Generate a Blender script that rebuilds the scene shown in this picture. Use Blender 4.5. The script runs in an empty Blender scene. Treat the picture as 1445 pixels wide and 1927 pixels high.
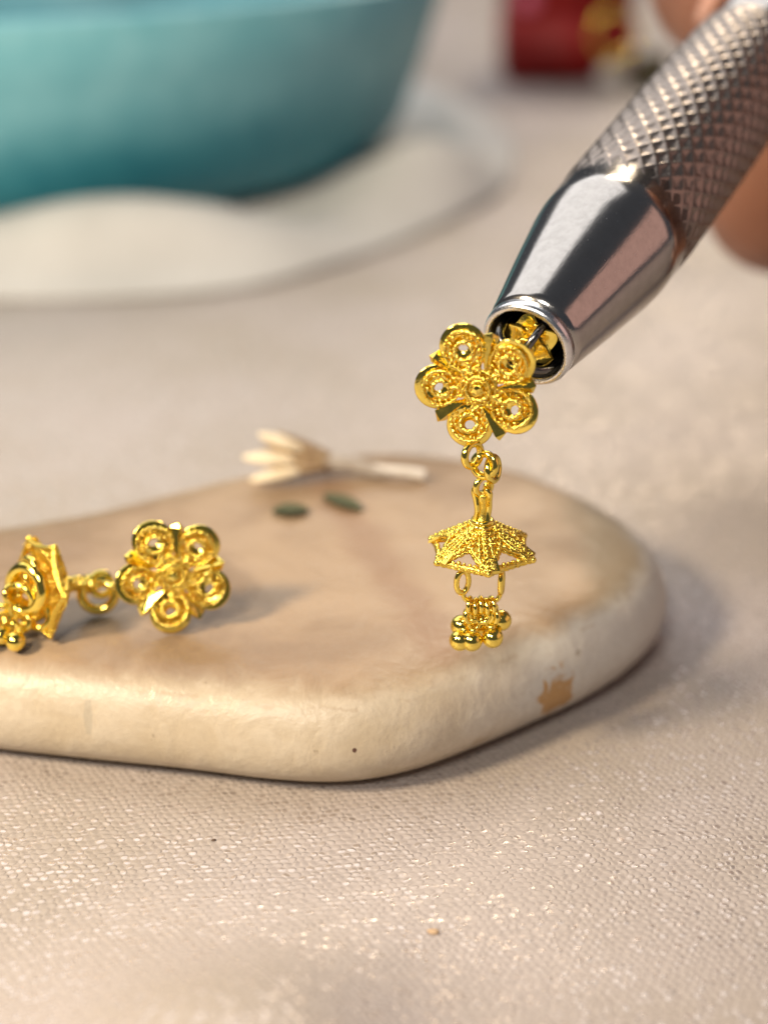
import bpy, bmesh, math, random
from mathutils import Vector, Matrix, noise

S = 0.001                       # everything below is written in millimetres
scene = bpy.context.scene
col = scene.collection
R = math.radians

# ------------------------------------------------------------------ camera
cam_d = bpy.data.cameras.new('camera')
cam = bpy.data.objects.new('camera', cam_d)
col.objects.link(cam)
scene.camera = cam
cam.location = (0, -0.087, 0.0615)
cam.rotation_euler = (R(90 - 25), 0, 0)
cam_d.sensor_fit = 'VERTICAL'
cam_d.sensor_height = 36
cam_d.sensor_width = 27
cam_d.lens = 52.3
cam_d.clip_start = 0.005
cam_d.clip_end = 20
cam_d.dof.use_dof = True
cam_d.dof.focus_distance = 0.0978
cam_d.dof.aperture_fstop = 16.5
cam_d.dof.aperture_blades = 0

# ------------------------------------------------------------------ world and lamps
world = bpy.data.worlds.new('World')
scene.world = world
world.use_nodes = True
bgn = world.node_tree.nodes['Background']
bgn.inputs[0].default_value = (0.80, 0.86, 1.0, 1)
bgn.inputs[1].default_value = 0.09


def area_lamp(name, loc, target, sx, sy, watts, color):
    d = bpy.data.lights.new(name, 'AREA')
    d.shape = 'RECTANGLE'
    d.size, d.size_y = sx, sy
    d.energy = watts
    d.color = color
    o = bpy.data.objects.new(name, d)
    col.objects.link(o)
    o.location = loc
    dv = Vector(target) - Vector(loc)
    o.rotation_euler = dv.to_track_quat('-Z', 'Y').to_euler()
    return o


area_lamp('window_light', (-0.25, 0.55, 0.75), (0, 0.06, 0), 1.2, 1.0, 6.4, (1.0, 0.98, 0.97))
area_lamp('room_lamp', (-0.17, -0.09, 0.17), (-0.02, 0.01, 0), 0.045, 0.045, 0.88, (1.0, 0.80, 0.55))
area_lamp('front_fill', (-0.12, -0.34, 0.36), (0, 0.02, 0.01), 0.12, 0.09, 1.1, (1.0, 0.95, 0.88))  # unseen fill, added to brighten the gold from the front
area_lamp('side_fill', (0.75, -0.05, 0.30), (0, 0.05, 0), 0.9, 0.5, 0.95, (1.0, 0.55, 0.43))  # unseen pink fill, added to tint the reflection on the tool nose
area_lamp('back_fill', (0.22, 0.75, 0.45), (0.05, 0.30, 0), 0.15, 0.15, 1.8, (1.0, 0.82, 0.60))  # unseen warm fill, added to lighten the background

scene.view_settings.view_transform = 'Standard'
scene.view_settings.look = 'None'
scene.view_settings.exposure = 0.0
scene.view_settings.gamma = 1.0
scene.view_settings.use_curve_mapping = False
scene.render.engine = 'CYCLES'
scene.cycles.use_denoising = True
scene.cycles.max_bounces = 10
scene.cycles.glossy_bounces = 6
scene.cycles.caustics_reflective = False
scene.cycles.caustics_refractive = False
scene.cycles.sample_clamp_indirect = 6.0


# ------------------------------------------------------------------ materials
class NT:
    """small helper round a material's node tree"""
    def __init__(self, name):
        self.m = bpy.data.materials.new(name)
        self.m.use_nodes = True
        self.t = self.m.node_tree
        self.b = self.t.nodes['Principled BSDF']

    def n(self, kind, **kw):
        nd = self.t.nodes.new(kind)
        for k, v in kw.items():
            setattr(nd, k, v)
        return nd

    def link(self, a, b):
        self.t.links.new(a, b)

    def set(self, nd, key, v):
        if hasattr(v, 'links') or isinstance(v, bpy.types.NodeSocket):
            self.link(v, nd.inputs[key])
        else:
            nd.inputs[key].default_value = v

    def math(self, op, a, b=0.0, c=None, clamp=False):
        nd = self.n('ShaderNodeMath', operation=op, use_clamp=clamp)
        self.set(nd, 0, a)
        self.set(nd, 1, b)
        if c is not None:
            self.set(nd, 2, c)
        return nd.outputs[0]

    def mix(self, f, a, b):
        nd = self.n('ShaderNodeMix', data_type='RGBA')
        self.set(nd, 0, f)
        self.set(nd, 6, a)
        self.set(nd, 7, b)
        return nd.outputs[2]

    def ramp(self, f, lo, hi, smooth=True):
        nd = self.n('ShaderNodeMapRange', interpolation_type='SMOOTHSTEP' if smooth else 'LINEAR')
        self.set(nd, 0, f)
        nd.inputs[1].default_value = lo
        nd.inputs[2].default_value = hi
        return nd.outputs[0]

    def coords(self, scale=1000.0):
        tc = self.n('ShaderNodeTexCoord')
        mp = self.n('ShaderNodeVectorMath', operation='SCALE')
        self.link(tc.outputs['Object'], mp.inputs[0])
        mp.inputs['Scale'].default_value = scale
        return mp.outputs[0]

    def noise(self, vec, scale, detail=3, rough=0.5, dist=0.0):
        nd = self.n('ShaderNodeTexNoise')
        self.link(vec, nd.inputs['Vector'])
        nd.inputs['Scale'].default_value = scale
        nd.inputs['Detail'].default_value = detail
        nd.inputs['Roughness'].default_value = rough
        nd.inputs['Distortion'].default_value = dist
        return nd.outputs['Fac']

    def bump(self, h, dist, strength=1.0, prev=None):
        nd = self.n('ShaderNodeBump')
        self.link(h, nd.inputs['Height'])
        nd.inputs['Distance'].default_value = dist
        nd.inputs['Strength'].default_value = strength
        if prev is not None:
            self.link(prev, nd.inputs['Normal'])
        return nd.outputs[0]

    def p(self, **kw):
        for k, v in kw.items():
            self.set(self.b, k.replace('_', ' '), v)


def c4(r, g, b):
    return (r, g, b, 1)


def mat_gold():
    k = NT('gold')
    v = k.coords()
    n1 = k.noise(v, 3.0, 4, 0.6)
    n2 = k.noise(v, 14.0, 2, 0.5)
    base = k.mix(k.ramp(n1, 0.35, 0.7), c4(1.0, 0.71, 0.10), c4(1.0, 0.80, 0.18))
    k.p(Base_Color=base, Metallic=1.0)
    k.link(k.math('MULTIPLY_ADD', n1, 0.34, 0.02), k.b.inputs['Roughness'])
    k.link(k.bump(n2, 0.00006, 0.6), k.b.inputs['Normal'])
    return k.m


def mat_gold_polished():
    k = NT('polished_gold')
    v = k.coords()
    n1 = k.noise(v, 2.2, 3, 0.5)
    k.p(Base_Color=c4(1.0, 0.78, 0.16), Metallic=1.0)
    k.link(k.math('MULTIPLY_ADD', n1, 0.20, 0.02), k.b.inputs['Roughness'])
    k.link(k.bump(n1, 0.00006, 0.3), k.b.inputs['Normal'])
    return k.m


def mat_metal(name, color, r0, r1, scr=0.25):
    k = NT(name)
    v = k.coords()
    mp = k.n('ShaderNodeMapping')
    k.link(v, mp.inputs[0])
    mp.inputs['Scale'].default_value = (1.0, 1.0, 0.12)
    streak = k.noise(mp.outputs[0], 6.0, 4, 0.6)
    spots = k.noise(v, 1.3, 5, 0.65)
    fleck = k.ramp(k.noise(v, 5.0, 2, 0.5), 0.70, 0.78)
    k.p(Metallic=1.0)
    k.link(k.mix(k.ramp(spots, 0.35, 0.75), color, tuple(x * 0.88 for x in color[:3]) + (1,)), k.b.inputs['Base Color'])
    rg = k.math('MULTIPLY_ADD', spots, r1 - r0, r0)
    k.link(k.math('ADD', rg, k.math('MULTIPLY', fleck, 0.2)), k.b.inputs['Roughness'])
    k.link(k.bump(streak, 0.00002, scr), k.b.inputs['Normal'])
    return k.m


def mat_cloth():
    k = NT('satin_weave')
    v = k.coords()
    sep = k.n('ShaderNodeSeparateXYZ')
    k.link(v, sep.inputs[0])
    x, y = sep.outputs[0], sep.outputs[1]
    warp = k.noise(v, 0.16, 3, 0.55)
    warp2 = k.noise(v, 0.55, 2, 0.5)
    a = R(7)
    u = k.math('ADD', k.math('MULTIPLY', x, math.cos(a) / 0.57), k.math('MULTIPLY', y, math.sin(a) / 0.57))
    w = k.math('ADD', k.math('MULTIPLY', y, math.cos(a) / 0.48), k.math('MULTIPLY', x, -math.sin(a) / 0.48))
    u = k.math('ADD', u, k.math('MULTIPLY', warp, 2.6))
    w = k.math('ADD', w, k.math('MULTIPLY', warp2, 1.5))
    row = k.math('FLOOR', w)
    u = k.math('ADD', u, k.math('MULTIPLY', row, 0.41))
    cell = k.math('FLOOR', u)
    fu = k.math('SUBTRACT', k.math('FRACT', u), 0.5)
    fw = k.math('SUBTRACT', k.math('FRACT', w), 0.5)
    cmb = k.n('ShaderNodeCombineXYZ')
    k.link(cell, cmb.inputs[0])
    k.link(row, cmb.inputs[1])
    wn = k.n('ShaderNodeTexWhiteNoise', noise_dimensions='2D')
    k.link(cmb.outputs[0], wn.inputs['Vector'])
    rnd = wn.outputs['Value']
    du = k.math('POWER', k.math('DIVIDE', fu, 0.50), 2.0)
    dw = k.math('POWER', k.math('DIVIDE', fw, 0.52), 2.0)
    h = k.math('SUBTRACT', 1.0, k.math('ADD', du, dw), clamp=True)
    dome = k.math('POWER', h, 0.8)
    csep = k.n('ShaderNodeSeparateColor')
    k.link(wn.outputs['Color'], csep.inputs[0])
    r1, r2, r3 = csep.outputs
    tilt = k.math('ADD', k.math('MULTIPLY', fu, k.math('MULTIPLY_ADD', r1, 3.8, -1.9)),
                  k.math('MULTIPLY', fw, k.math('MULTIPLY_ADD', r2, 3.4, -1.5)))
    h = k.math('MULTIPLY', dome, k.math('ADD', 0.55, tilt))
    fib = k.noise(v, 6.0, 3, 0.6)
    hh = k.math('ADD', h, k.math('MULTIPLY', fib, 0.25))
    big = k.noise(v, 0.035, 3, 0.5)
    tint = k.mix(k.ramp(big, 0.35, 0.65), c4(0.385, 0.335, 0.29), c4(0.445, 0.395, 0.375))
    gl = k.math('MULTIPLY', k.ramp(r3, 0.48, 0.88), k.ramp(dome, 0.25, 0.65))
    tint = k.mix(gl, tint, c4(0.62, 0.55, 0.51))  # part of the glint put into the colour: random floats made paler
    k.link(tint, k.b.inputs['Base Color'])
    k.link(k.math('MULTIPLY', gl, 0.55), k.b.inputs['Metallic'])
    k.link(k.math('SUBTRACT', 0.46, k.math('MULTIPLY', gl, 0.22)), k.b.inputs['Roughness'])
    k.link(k.bump(hh, 0.00007, 1.0), k.b.inputs['Normal'])
    k.p(Sheen_Weight=0.15, Sheen_Roughness=0.35)
    return k.m


def mat_pebble():
    k = NT('pebble_stone')
    v = k.coords()
    sep = k.n('ShaderNodeSeparateXYZ')
    k.link(v, sep.inputs[0])
    x, y, z = sep.outputs
    n_big = k.noise(v, 0.07, 4, 0.55, 0.6)
    n_mid = k.noise(v, 0.28, 5, 0.6, 0.4)
    n_fin = k.noise(v, 1.6, 4, 0.65)
    # tan layer that makes up the top of the stone, cream layer below
    edge = k.math('ADD', z, k.math('MULTIPLY_ADD', n_mid, 1.6, -0.8))
    top = k.ramp(edge, 6.7, 7.95)
    cream = k.mix(k.ramp(n_mid, 0.3, 0.7), c4(0.51, 0.43, 0.315), c4(0.575, 0.505, 0.40))
    grey_end = k.ramp(k.math('ADD', x, k.math('MULTIPLY', n_big, 10.0)), 8.0, 16.0)
    cream = k.mix(k.math('MULTIPLY', grey_end, 0.8), cream, c4(0.55, 0.535, 0.49))
    tan = k.mix(k.ramp(n_big, 0.35, 0.62), c4(0.27, 0.18, 0.105), c4(0.40, 0.285, 0.18))
    # a darker brown band running across the top
    brown_band = k.math('ADD', x, k.math('MULTIPLY', y, 0.33))
    brown_band = k.math('ADD', brown_band, k.math('MULTIPLY', n_mid, 3.5))
    vd = k.math('ABSOLUTE', k.math('SUBTRACT', brown_band, 7.6))
    tan = k.mix(k.math('MULTIPLY', k.ramp(vd, 3.2, 0.4), 0.55), tan, c4(0.25, 0.135, 0.07))
    # olive grey far end of the top
    ol = k.ramp(k.math('ADD', x, k.math('MULTIPLY', n_mid, 4.0)), 16.0, 20.0)
    tan = k.mix(k.math('MULTIPLY', ol, 0.8), tan, c4(0.30, 0.25, 0.175))
    cl = k.mix(top, cream, tan)
    # flaky pale line along the edge of the layers
    fl = k.math('ABSOLUTE', k.math('SUBTRACT', edge, 7.15))
    flm = k.math('MULTIPLY', k.ramp(fl, 0.35, 0.05), k.ramp(k.noise(v, 0.5, 3), 0.48, 0.6))
    cl = k.mix(k.math('MULTIPLY', flm, 0.18), cl, c4(0.74, 0.66, 0.54))
    fl2 = k.math('ABSOLUTE', k.math('SUBTRACT', edge, 6.7))
    flm2 = k.math('MULTIPLY', k.ramp(fl2, 0.18, 0.03), k.ramp(k.noise(v, 0.42, 3), 0.52, 0.62))
    cl = k.mix(k.math('MULTIPLY', flm2, 0.3), cl, c4(0.32, 0.22, 0.13))

    # rust stain on the rounded side
    def blob(cx, cz, rx, rz, amp, sc):
        nx = k.noise(v, sc, 4, 0.7, 0.8)
        ddx = k.math('DIVIDE', k.math('SUBTRACT', x, cx), rx)
        ddz = k.math('DIVIDE', k.math('SUBTRACT', z, cz), rz)
        d = k.math('SQRT', k.math('ADD', k.math('POWER', ddx, 2.0), k.math('POWER', ddz, 2.0)))
        front = k.math('LESS_THAN', y, 16.0)
        m = k.ramp(k.math('ADD', d, k.math('MULTIPLY_ADD', nx, amp, -amp * 0.5)), 1.0, 0.72)
        return k.math('MULTIPLY', m, front)
    st = blob(12.5, 3.3, 1.45, 2.0, 2.6, 0.75)
    cl = k.mix(k.math('MULTIPLY', st, k.ramp(n_fin, 0.05, 0.42)), cl, c4(0.43, 0.25, 0.095))
    st2 = blob(-20.5, 5.0, 0.35, 1.4, 0.8, 1.2)
    cl = k.mix(k.math('MULTIPLY', st2, 0.35), cl, c4(0.30, 0.29, 0.25))
    st3 = blob(0.0, 1.6, 1.8, 0.7, 1.4, 0.9)
    cl = k.mix(k.math('MULTIPLY', st3, 0.3), cl, c4(0.40, 0.34, 0.22))
    st4 = blob(-2.0, 4.1, 0.17, 0.2, 0.5, 3.0)
    cl = k.mix(st4, cl, c4(0.09, 0.04, 0.03))
    st5 = blob(14.3, 5.7, 0.22, 0.22, 0.5, 3.0)
    cl = k.mix(k.math('MULTIPLY', st5, 0.7), cl, c4(0.25, 0.21, 0.15))
    st6 = blob(6.8, 2.0, 0.7, 0.5, 1.2, 1.2)
    cl = k.mix(k.math('MULTIPLY', st6, 0.4), cl, c4(0.42, 0.32, 0.20))
    speck = k.ramp(k.noise(v, 1.1, 2, 0.5), 0.735, 0.76)
    cl = k.mix(k.math('MULTIPLY', speck, 0.45), cl, c4(0.22, 0.17, 0.12))
    cl = k.mix(k.math('MULTIPLY', k.ramp(n_fin, 0.3, 0.75), 0.16), cl, c4(0.34, 0.27, 0.19))
    k.link(cl, k.b.inputs['Base Color'])
    k.link(k.math('MULTIPLY_ADD', n_mid, 0.3, 0.20), k.b.inputs['Roughness'])
    b1 = k.bump(n_mid, 0.0005, 0.45)
    k.link(k.bump(n_fin, 0.00008, 0.5, b1), k.b.inputs['Normal'])
    k.p(Specular_IOR_Level=0.4)
    return k.m


def mat_plain(name, a, b, sc, rough=0.5, bd=0.0, bs=0.3, **kw):
    k = NT(name)
    v = k.coords()
    n = k.noise(v, sc, 4, 0.6)
    k.link(k.mix(k.ramp(n, 0.3, 0.7), c4(*a), c4(*b)), k.b.inputs['Base Color'])
    k.link(k.math('MULTIPLY_ADD', n, 0.15, rough - 0.07), k.b.inputs['Roughness'])
    if bd:
        k.link(k.bump(n, bd, bs), k.b.inputs['Normal'])
    k.p(**kw)
    return k.m


def mat_teal():
    # glaze with light painted in: paler lit rim, darker shaded foot, broken by noise
    k = NT('teal_glaze')
    v = k.coords()
    sep = k.n('ShaderNodeSeparateXYZ')
    k.link(v, sep.inputs[0])
    n1 = k.noise(v, 0.035, 4, 0.55, 0.4)
    n2 = k.noise(v, 0.2, 3, 0.5)
    hgt = k.math('ADD', sep.outputs[2], k.math('MULTIPLY_ADD', n1, 26.0, -13.0))
    deep = k.mix(k.ramp(n2, 0.3, 0.7), c4(0.028, 0.22, 0.30), c4(0.042, 0.26, 0.34))
    pale = k.mix(k.ramp(n2, 0.3, 0.7), c4(0.16, 0.46, 0.56), c4(0.21, 0.52, 0.62))
    k.link(k.mix(k.ramp(hgt, 9.0, 24.0), deep, pale), k.b.inputs['Base Color'])
    k.p(Roughness=0.45)
    return k.m


M = {
    'gold': mat_gold(),
    'polished': mat_gold_polished(),
    'steel': mat_metal('brushed_steel', c4(0.47, 0.445, 0.42), 0.11, 0.22),
    'knurl': mat_metal('knurled_steel', c4(0.30, 0.255, 0.225), 0.30, 0.42),
    'rim': mat_metal('worn_rim_steel', c4(0.80, 0.81, 0.83), 0.10, 0.40, 0.8),
    'bore': mat_plain('black_bore', (0.006, 0.006, 0.006), (0.012, 0.011, 0.010), 0.8, 0.6),  # near-black colour given to the inside of the tip
    'claw': mat_metal('dark_claw_steel', c4(0.16, 0.155, 0.15), 0.16, 0.3),
    'cloth': mat_cloth(),
    'pebble': mat_pebble(),
    'petal': mat_plain('dried_petal_cream', (0.74, 0.62, 0.42), (0.86, 0.76, 0.58), 0.8, 0.6, 0.0002),
    'scale': mat_plain('dried_bract_brown', (0.22, 0.14, 0.075), (0.36, 0.26, 0.15), 0.8, 0.6, 0.0002),
    'stem': mat_plain('dried_stem_grey', (0.36, 0.31, 0.26), (0.50, 0.46, 0.41), 0.8, 0.6, 0.0002),
    'stem_end': mat_plain('pale_stem_end', (0.66, 0.62, 0.56), (0.74, 0.70, 0.65), 0.8, 0.6, 0.0002),
    'leaf': mat_plain('dark_green_leaf', (0.07, 0.08, 0.045), (0.12, 0.125, 0.075), 0.8, 0.85, 0.0002, Specular_IOR_Level=0.15),
    'napkin': mat_plain('white_cotton', (0.54, 0.54, 0.53), (0.64, 0.64, 0.63), 0.05, 0.8, 0.0006, 0.3, Sheen_Weight=0.1),
    'teal': mat_teal(),
    'red': mat_plain('red_velvet', (0.21, 0.0015, 0.001), (0.27, 0.003, 0.002), 0.1, 0.6),
    'pink': mat_plain('pink_ribbon', (0.62, 0.12, 0.22), (0.70, 0.18, 0.28), 0.3, 0.35),
    'glass': mat_plain('pale_stone', (0.62, 0.58, 0.54), (0.72, 0.68, 0.64), 0.3, 0.1),
    'olive': mat_plain('olive_shade', (0.05, 0.042, 0.02), (0.09, 0.075, 0.04), 0.3, 0.7),  # dark tone for the loops that stand in for a shadow
    'skin': mat_plain('skin', (0.23, 0.095, 0.058), (0.29, 0.13, 0.08), 0.12, 0.45, 0.0008, 0.3,
                      Subsurface_Weight=0.15, Subsurface_Scale=0.002, Subsurface_Radius=(1.0, 0.4, 0.2)),
    'nail': mat_plain('nail', (0.62, 0.34, 0.26), (0.68, 0.40, 0.32), 0.3, 0.25),
    'tanflake': mat_plain('tan_flake', (0.50, 0.34, 0.20), (0.56, 0.40, 0.25), 3.0, 0.6),
    'darkflake': mat_plain('dark_flake', (0.08, 0.05, 0.035), (0.14, 0.09, 0.06), 3.0, 0.6),
}


# ------------------------------------------------------------------ mesh helpers (mm)
class MB:
    def __init__(self):
        self.v, self.f = [], []

    def add(self, vs, fs, mat=None):
        o = len(self.v)
        self.v += [tuple(mat @ Vector(p)) if mat is not None else tuple(p) for p in vs]
        self.f += [tuple(i + o for i in q) for q in fs]
        return self

    def mesh(self, name, material, smooth=True):
        me = bpy.data.meshes.new(name)
        me.from_pydata([(a * S, b * S, c * S) for a, b, c in self.v], [], self.f)
        me.validate()
        bm = bmesh.new()
        bm.from_mesh(me)
        bmesh.ops.recalc_face_normals(bm, faces=bm.faces)
        bm.to_mesh(me)
        bm.free()
        me.materials.append(material)
        me.polygons.foreach_set('use_smooth', [smooth] * len(me.polygons))
        return me


def mm(T):
    """a millimetre matrix -> metre matrix"""
    T = T.copy()
    T.translation = T.translation * S
    return T


def put(name, me, parent=None, T=Matrix.Identity(4)):
    o = bpy.data.objects.new(name, me)
    col.objects.link(o)
    if parent is not None:
        o.parent = parent
    o.matrix_local = mm(T)
    return o


def tag(o, label, cat, group=None, kind=None):
    if label:
        o['label'] = label
    if cat:
        o['category'] = cat
    if group:
        o['group'] = group
    if kind:
        o['kind'] = kind
    return o


def frame(origin, zaxis, xhint=(1, 0, 0)):
    z = Vector(zaxis).normalized()
    x = Vector(xhint)
    x = (x - z * x.dot(z)).normalized()
    y = z.cross(x)
    T = Matrix((x, y, z)).transposed().to_4x4()
    T.translation = Vector(origin)
    return T


def rotz(a):
    return Matrix.Rotation(a, 4, 'Z')


def tr(x, y, z):
    return Matrix.Translation((x, y, z))


def sphere(r, n=10, m=6, c=(0, 0, 0), sq=(1, 1, 1)):
    vs, fs = [], []
    vs.append((c[0], c[1], c[2] + r * sq[2]))
    for i in range(1, m):
        a = math.pi * i / m
        for j in range(n):
            b = 2 * math.pi * j / n
            vs.append((c[0] + r * sq[0] * math.sin(a) * math.cos(b), c[1] + r * sq[1] * math.sin(a) * math.sin(b),
                       c[2] + r * sq[2] * math.cos(a)))
    vs.append((c[0], c[1], c[2] - r * sq[2]))
    last = len(vs) - 1
    for j in range(n):
        fs.append((0, 1 + j, 1 + (j + 1) % n))
        for i in range(m - 2):
            a0, b0 = 1 + i * n + j, 1 + i * n + (j + 1) % n
            fs.append((a0, a0 + n, b0 + n, b0))
        fs.append((last, 1 + (m - 2) * n + (j + 1) % n, 1 + (m - 2) * n + j))
    return vs, fs


def tube(path, rad, n=10, closed=False, twist=0.0, lobes=0, lobe_amp=0.0, caps=True):
    """sweep a circle (or a turning lobed section = twisted wire) along a path"""
    P = [Vector(p) for p in path]
    N = len(P)
    rads = rad if isinstance(rad, (list, tuple)) else [rad] * N
    vs, fs = [], []
    prev = None
    dist = 0.0
    for i in range(N):
        if closed:
            t = (P[(i + 1) % N] - P[i - 1]).normalized()
        else:
            t = (P[min(i + 1, N - 1)] - P[max(i - 1, 0)]).normalized()
        if prev is None:
            h = Vector((0, 0, 1)) if abs(t.z) < 0.9 else Vector((1, 0, 0))
            nrm = (h - t * h.dot(t)).normalized()
        else:
            nrm = (prev - t * prev.dot(t)).normalized()
        prev = nrm
        bi = t.cross(nrm)
        if i:
            dist += (P[i] - P[i - 1]).length
        for j in range(n):
            a = 2 * math.pi * j / n
            r = rads[i]
            if lobes:
                r *= 1 + lobe_amp * math.cos(lobes * (a - twist * dist))
            vs.append(P[i] + (nrm * math.cos(a) + bi * math.sin(a)) * r)
    for i in range(N if closed else N - 1):
        for j in range(n):
            k = (i + 1) % N
            fs.append((i * n + j, i * n + (j + 1) % n, k * n + (j + 1) % n, k * n + j))
    if not closed and caps:
        fs.append(tuple(range(n - 1, -1, -1)))
        fs.append(tuple((N - 1) * n + j for j in range(n)))
    return vs, fs


def ring_path(Rr, n, sy=1.0, z=0.0):
    return [(Rr * math.cos(2 * math.pi * i / n), sy * Rr * math.sin(2 * math.pi * i / n), z) for i in range(n)]


def torus(Rr, r, n=28, m=10, sy=1.0, **kw):
    return tube(ring_path(Rr, n, sy), r, m, closed=True, **kw)


def rope(path, r, pitch=0.9, n=10):
    return tube(path, r, n, twist=math.pi * 2 / pitch / 2, lobes=2, lobe_amp=0.32)


def lerp_path(a, b, n, sag=(0, 0, 0)):
    a, b, s = Vector(a), Vector(b), Vector(sag)
    return [a.lerp(b, i / (n - 1)) + s * math.sin(math.pi * i / (n - 1)) for i in range(n)]


def lathe(prof, n=32, closed=False):
    """prof: (radius, z) list revolved about z"""
    vs, fs = [], []
    m = len(prof)
    for r, z in prof:
        for j in range(n):
            a = 2 * math.pi * j / n
            vs.append((r * math.cos(a), r * math.sin(a), z))
    for i in range(m if closed else m - 1):
        k = (i + 1) % m
        for j in range(n):
            fs.append((i * n + j, i * n + (j + 1) % n, k * n + (j + 1) % n, k * n + j))
    return vs, fs


def catmull(pts, per=10, closed=True):
    P = [Vector(p) for p in pts]
    N = len(P)
    out = []
    for i in range(N if closed else N - 1):
        if closed:
            p0, p1, p2, p3 = P[i - 1], P[i], P[(i + 1) % N], P[(i + 2) % N]
        else:
            p0, p1, p2, p3 = P[max(i - 1, 0)], P[i], P[i + 1], P[min(i + 2, N - 1)]
        for j in range(per):
            t = j / per
            out.append(0.5 * ((2 * p1) + (p2 - p0) * t + (2 * p0 - 5 * p1 + 4 * p2 - p3) * t * t
                              + (3 * p1 - p0 - 3 * p2 + p3) * t ** 3))
    if not closed:
        out.append(P[-1])
    return out


def pillow(outline, prof, centre, shrink=6, jitter=0.0, jscale=0.2, top_fn=None, radial=False):
    """a solid with the given plan outline; prof = (inset, z) from the bottom up, then closed towards `centre`"""
    N = len(outline)
    nor = []
    for i in range(N):
        t = (outline[(i + 1) % N] - outline[i - 1])
        nor.append(Vector((-t.y, t.x)).normalized())
    vs, fs = [], []
    for inset, z in prof:
        for i in range(N):
            q = Vector((outline[i].x, outline[i].y))
            d_ = (Vector(centre[:2]) - q).normalized() if radial else nor[i]
            q = q + d_ * inset
            vs.append(Vector((q.x, q.y, z)))
    rings = len(prof)
    base = vs[(rings - 1) * N:rings * N]
    cz = prof[-1][1]
    for kk in range(1, shrink):
        f = kk / shrink
        for i in range(N):
            q = base[i].lerp(Vector((centre[0], centre[1], cz)), f)
            vs.append(q)
    rings += shrink - 1
    for a in range(rings - 1):
        for i in range(N):
            j = (i + 1) % N
            fs.append((a * N + i, a * N + j, (a + 1) * N + j, (a + 1) * N + i))
    vs.append(Vector((centre[0], centre[1], cz)))
    for i in range(N):
        fs.append(((rings - 1) * N + i, (rings - 1) * N + (i + 1) % N, len(vs) - 1))
    fs.append(tuple(range(N - 1, -1, -1)))
    out = []
    for q in vs:
        q = q.copy()
        if jitter and q.z > 0.3:
            d = noise.noise(q * jscale) * jitter + noise.noise(q * jscale * 3.1) * jitter * 0.35
            q.z += d * min(1, q.z / 4)
            q.x += noise.noise(q * jscale + Vector((9, 0, 0))) * jitter * 0.7
            q.y += noise.noise(q * jscale + Vector((0, 9, 0))) * jitter * 0.7
        if top_fn:
            q = top_fn(q)
        out.append(q)
    return out, fs


# ------------------------------------------------------------------ tablecloth
def cloth_height(x, y):
    far = min(1.0, max(0.0, (y - 48) / 60))
    near = min(1.0, max(0.0, (-4 - y) / 30))
    side = min(1.0, max(0.0, (x - 26) / 20))
    far *= 0.18 + 0.82 * min(1.0, max(0.0, (abs(x + 80) - 130) / 60, (y - 380) / 80))
    h = far * (2.2 * noise.noise(Vector((x * 0.018, y * 0.012, 1.7))) + 0.8 * noise.noise(Vector((x * 0.05, y * 0.035, 4.0))))
    h += near * (2.2 * noise.noise(Vector((x * 0.03 + 3, y * 0.055, 8.0))) + 0.35 * noise.noise(Vector((x * 0.11, y * 0.13, 3.0))) - 0.2)
    h += side * 0.8 * noise.noise(Vector((x * 0.04, y * 0.04, 12.0)))
    h += 4.6 * math.exp(-((x + 8) / 10) ** 2 - ((y + 28) / 9) ** 2)  # rise shaped to catch the lamp as a glow in the near left corner
    return h - 0.05


def make_cloth():
    xs = [-700 + 1400 * i / 60 for i in range(61)]
    xs = sorted(set([x for x in xs if abs(x) > 100] + [-100 + 2 * i for i in range(101)]))
    ys = sorted(set([-160 + 4 * i for i in range(16)] + [-96 + 2 * i for i in range(150)] + [204 + 16 * i for i in range(62)]))
    vs = [(x, y, cloth_height(x, y)) for y in ys for x in xs]
    n = len(xs)
    fs = [(j * n + i, j * n + i + 1, (j + 1) * n + i + 1, (j + 1) * n + i) for j in range(len(ys) - 1) for i in range(n - 1)]
    o = put('tablecloth', MB().add(vs, fs).mesh('tablecloth', M['cloth']))
    tag(o, 'pale pink beige satin cloth with glinting weave spread under everything', 'tablecloth', kind='structure')


make_cloth()

# ------------------------------------------------------------------ pebble
PEB = [(-52, 14), (-47, 8.5), (-38, 4.6), (-28, 1.6), (-16, -0.6), (-8, -2.1), (-2.7, -2.4), (2.2, -1.1), (7, 1.8),
       (11.2, 4.9), (15.4, 8.2), (20, 13), (22.8, 18.5), (23.0, 24.0), (21.0, 30.0), (16.8, 36.0), (11.0, 41.0), (4, 44.2),
       (-4, 43.6), (-12, 39.6), (-20, 34.4), (-28, 29.8), (-37, 26.0), (-46, 21.5)]
peb_out = catmull([(a, b, 0) for a, b in PEB], 8)
peb_prof = [(4.2, 0.0), (2.3, 0.35), (1.0, 1.05), (0.25, 2.1), (0.0, 3.3), (0.15, 4.3), (0.5, 5.4), (1.1, 6.4), (1.9, 7.15),
            (2.9, 7.65), (4.2, 7.92), (6.0, 8.08), (8.5, 8.15)]
v_, f_ = pillow(peb_out, peb_prof, (-10, 20), 10, 0.22, 0.09)
pebble = put('pebble', MB().add(v_, f_).mesh('pebble', M['pebble']))
tag(pebble, 'flat smooth pebble with tan top, cream side and rust stain lying on the satin cloth', 'stone')
TOP = 8.1

# ------------------------------------------------------------------ earring pieces
random.seed(4)


def make_petal_mesh():
    prof = [(0.32, 0.02), (0.36, 0.12), (0.9, 0.06), (1.44, 0.14), (1.53, 0.09), (1.46, 0.0), (0.9, -0.06), (0.36, -0.02)]
    return MB().add(*lathe(prof, 28, closed=True)).mesh('petal', M['polished'])


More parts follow.
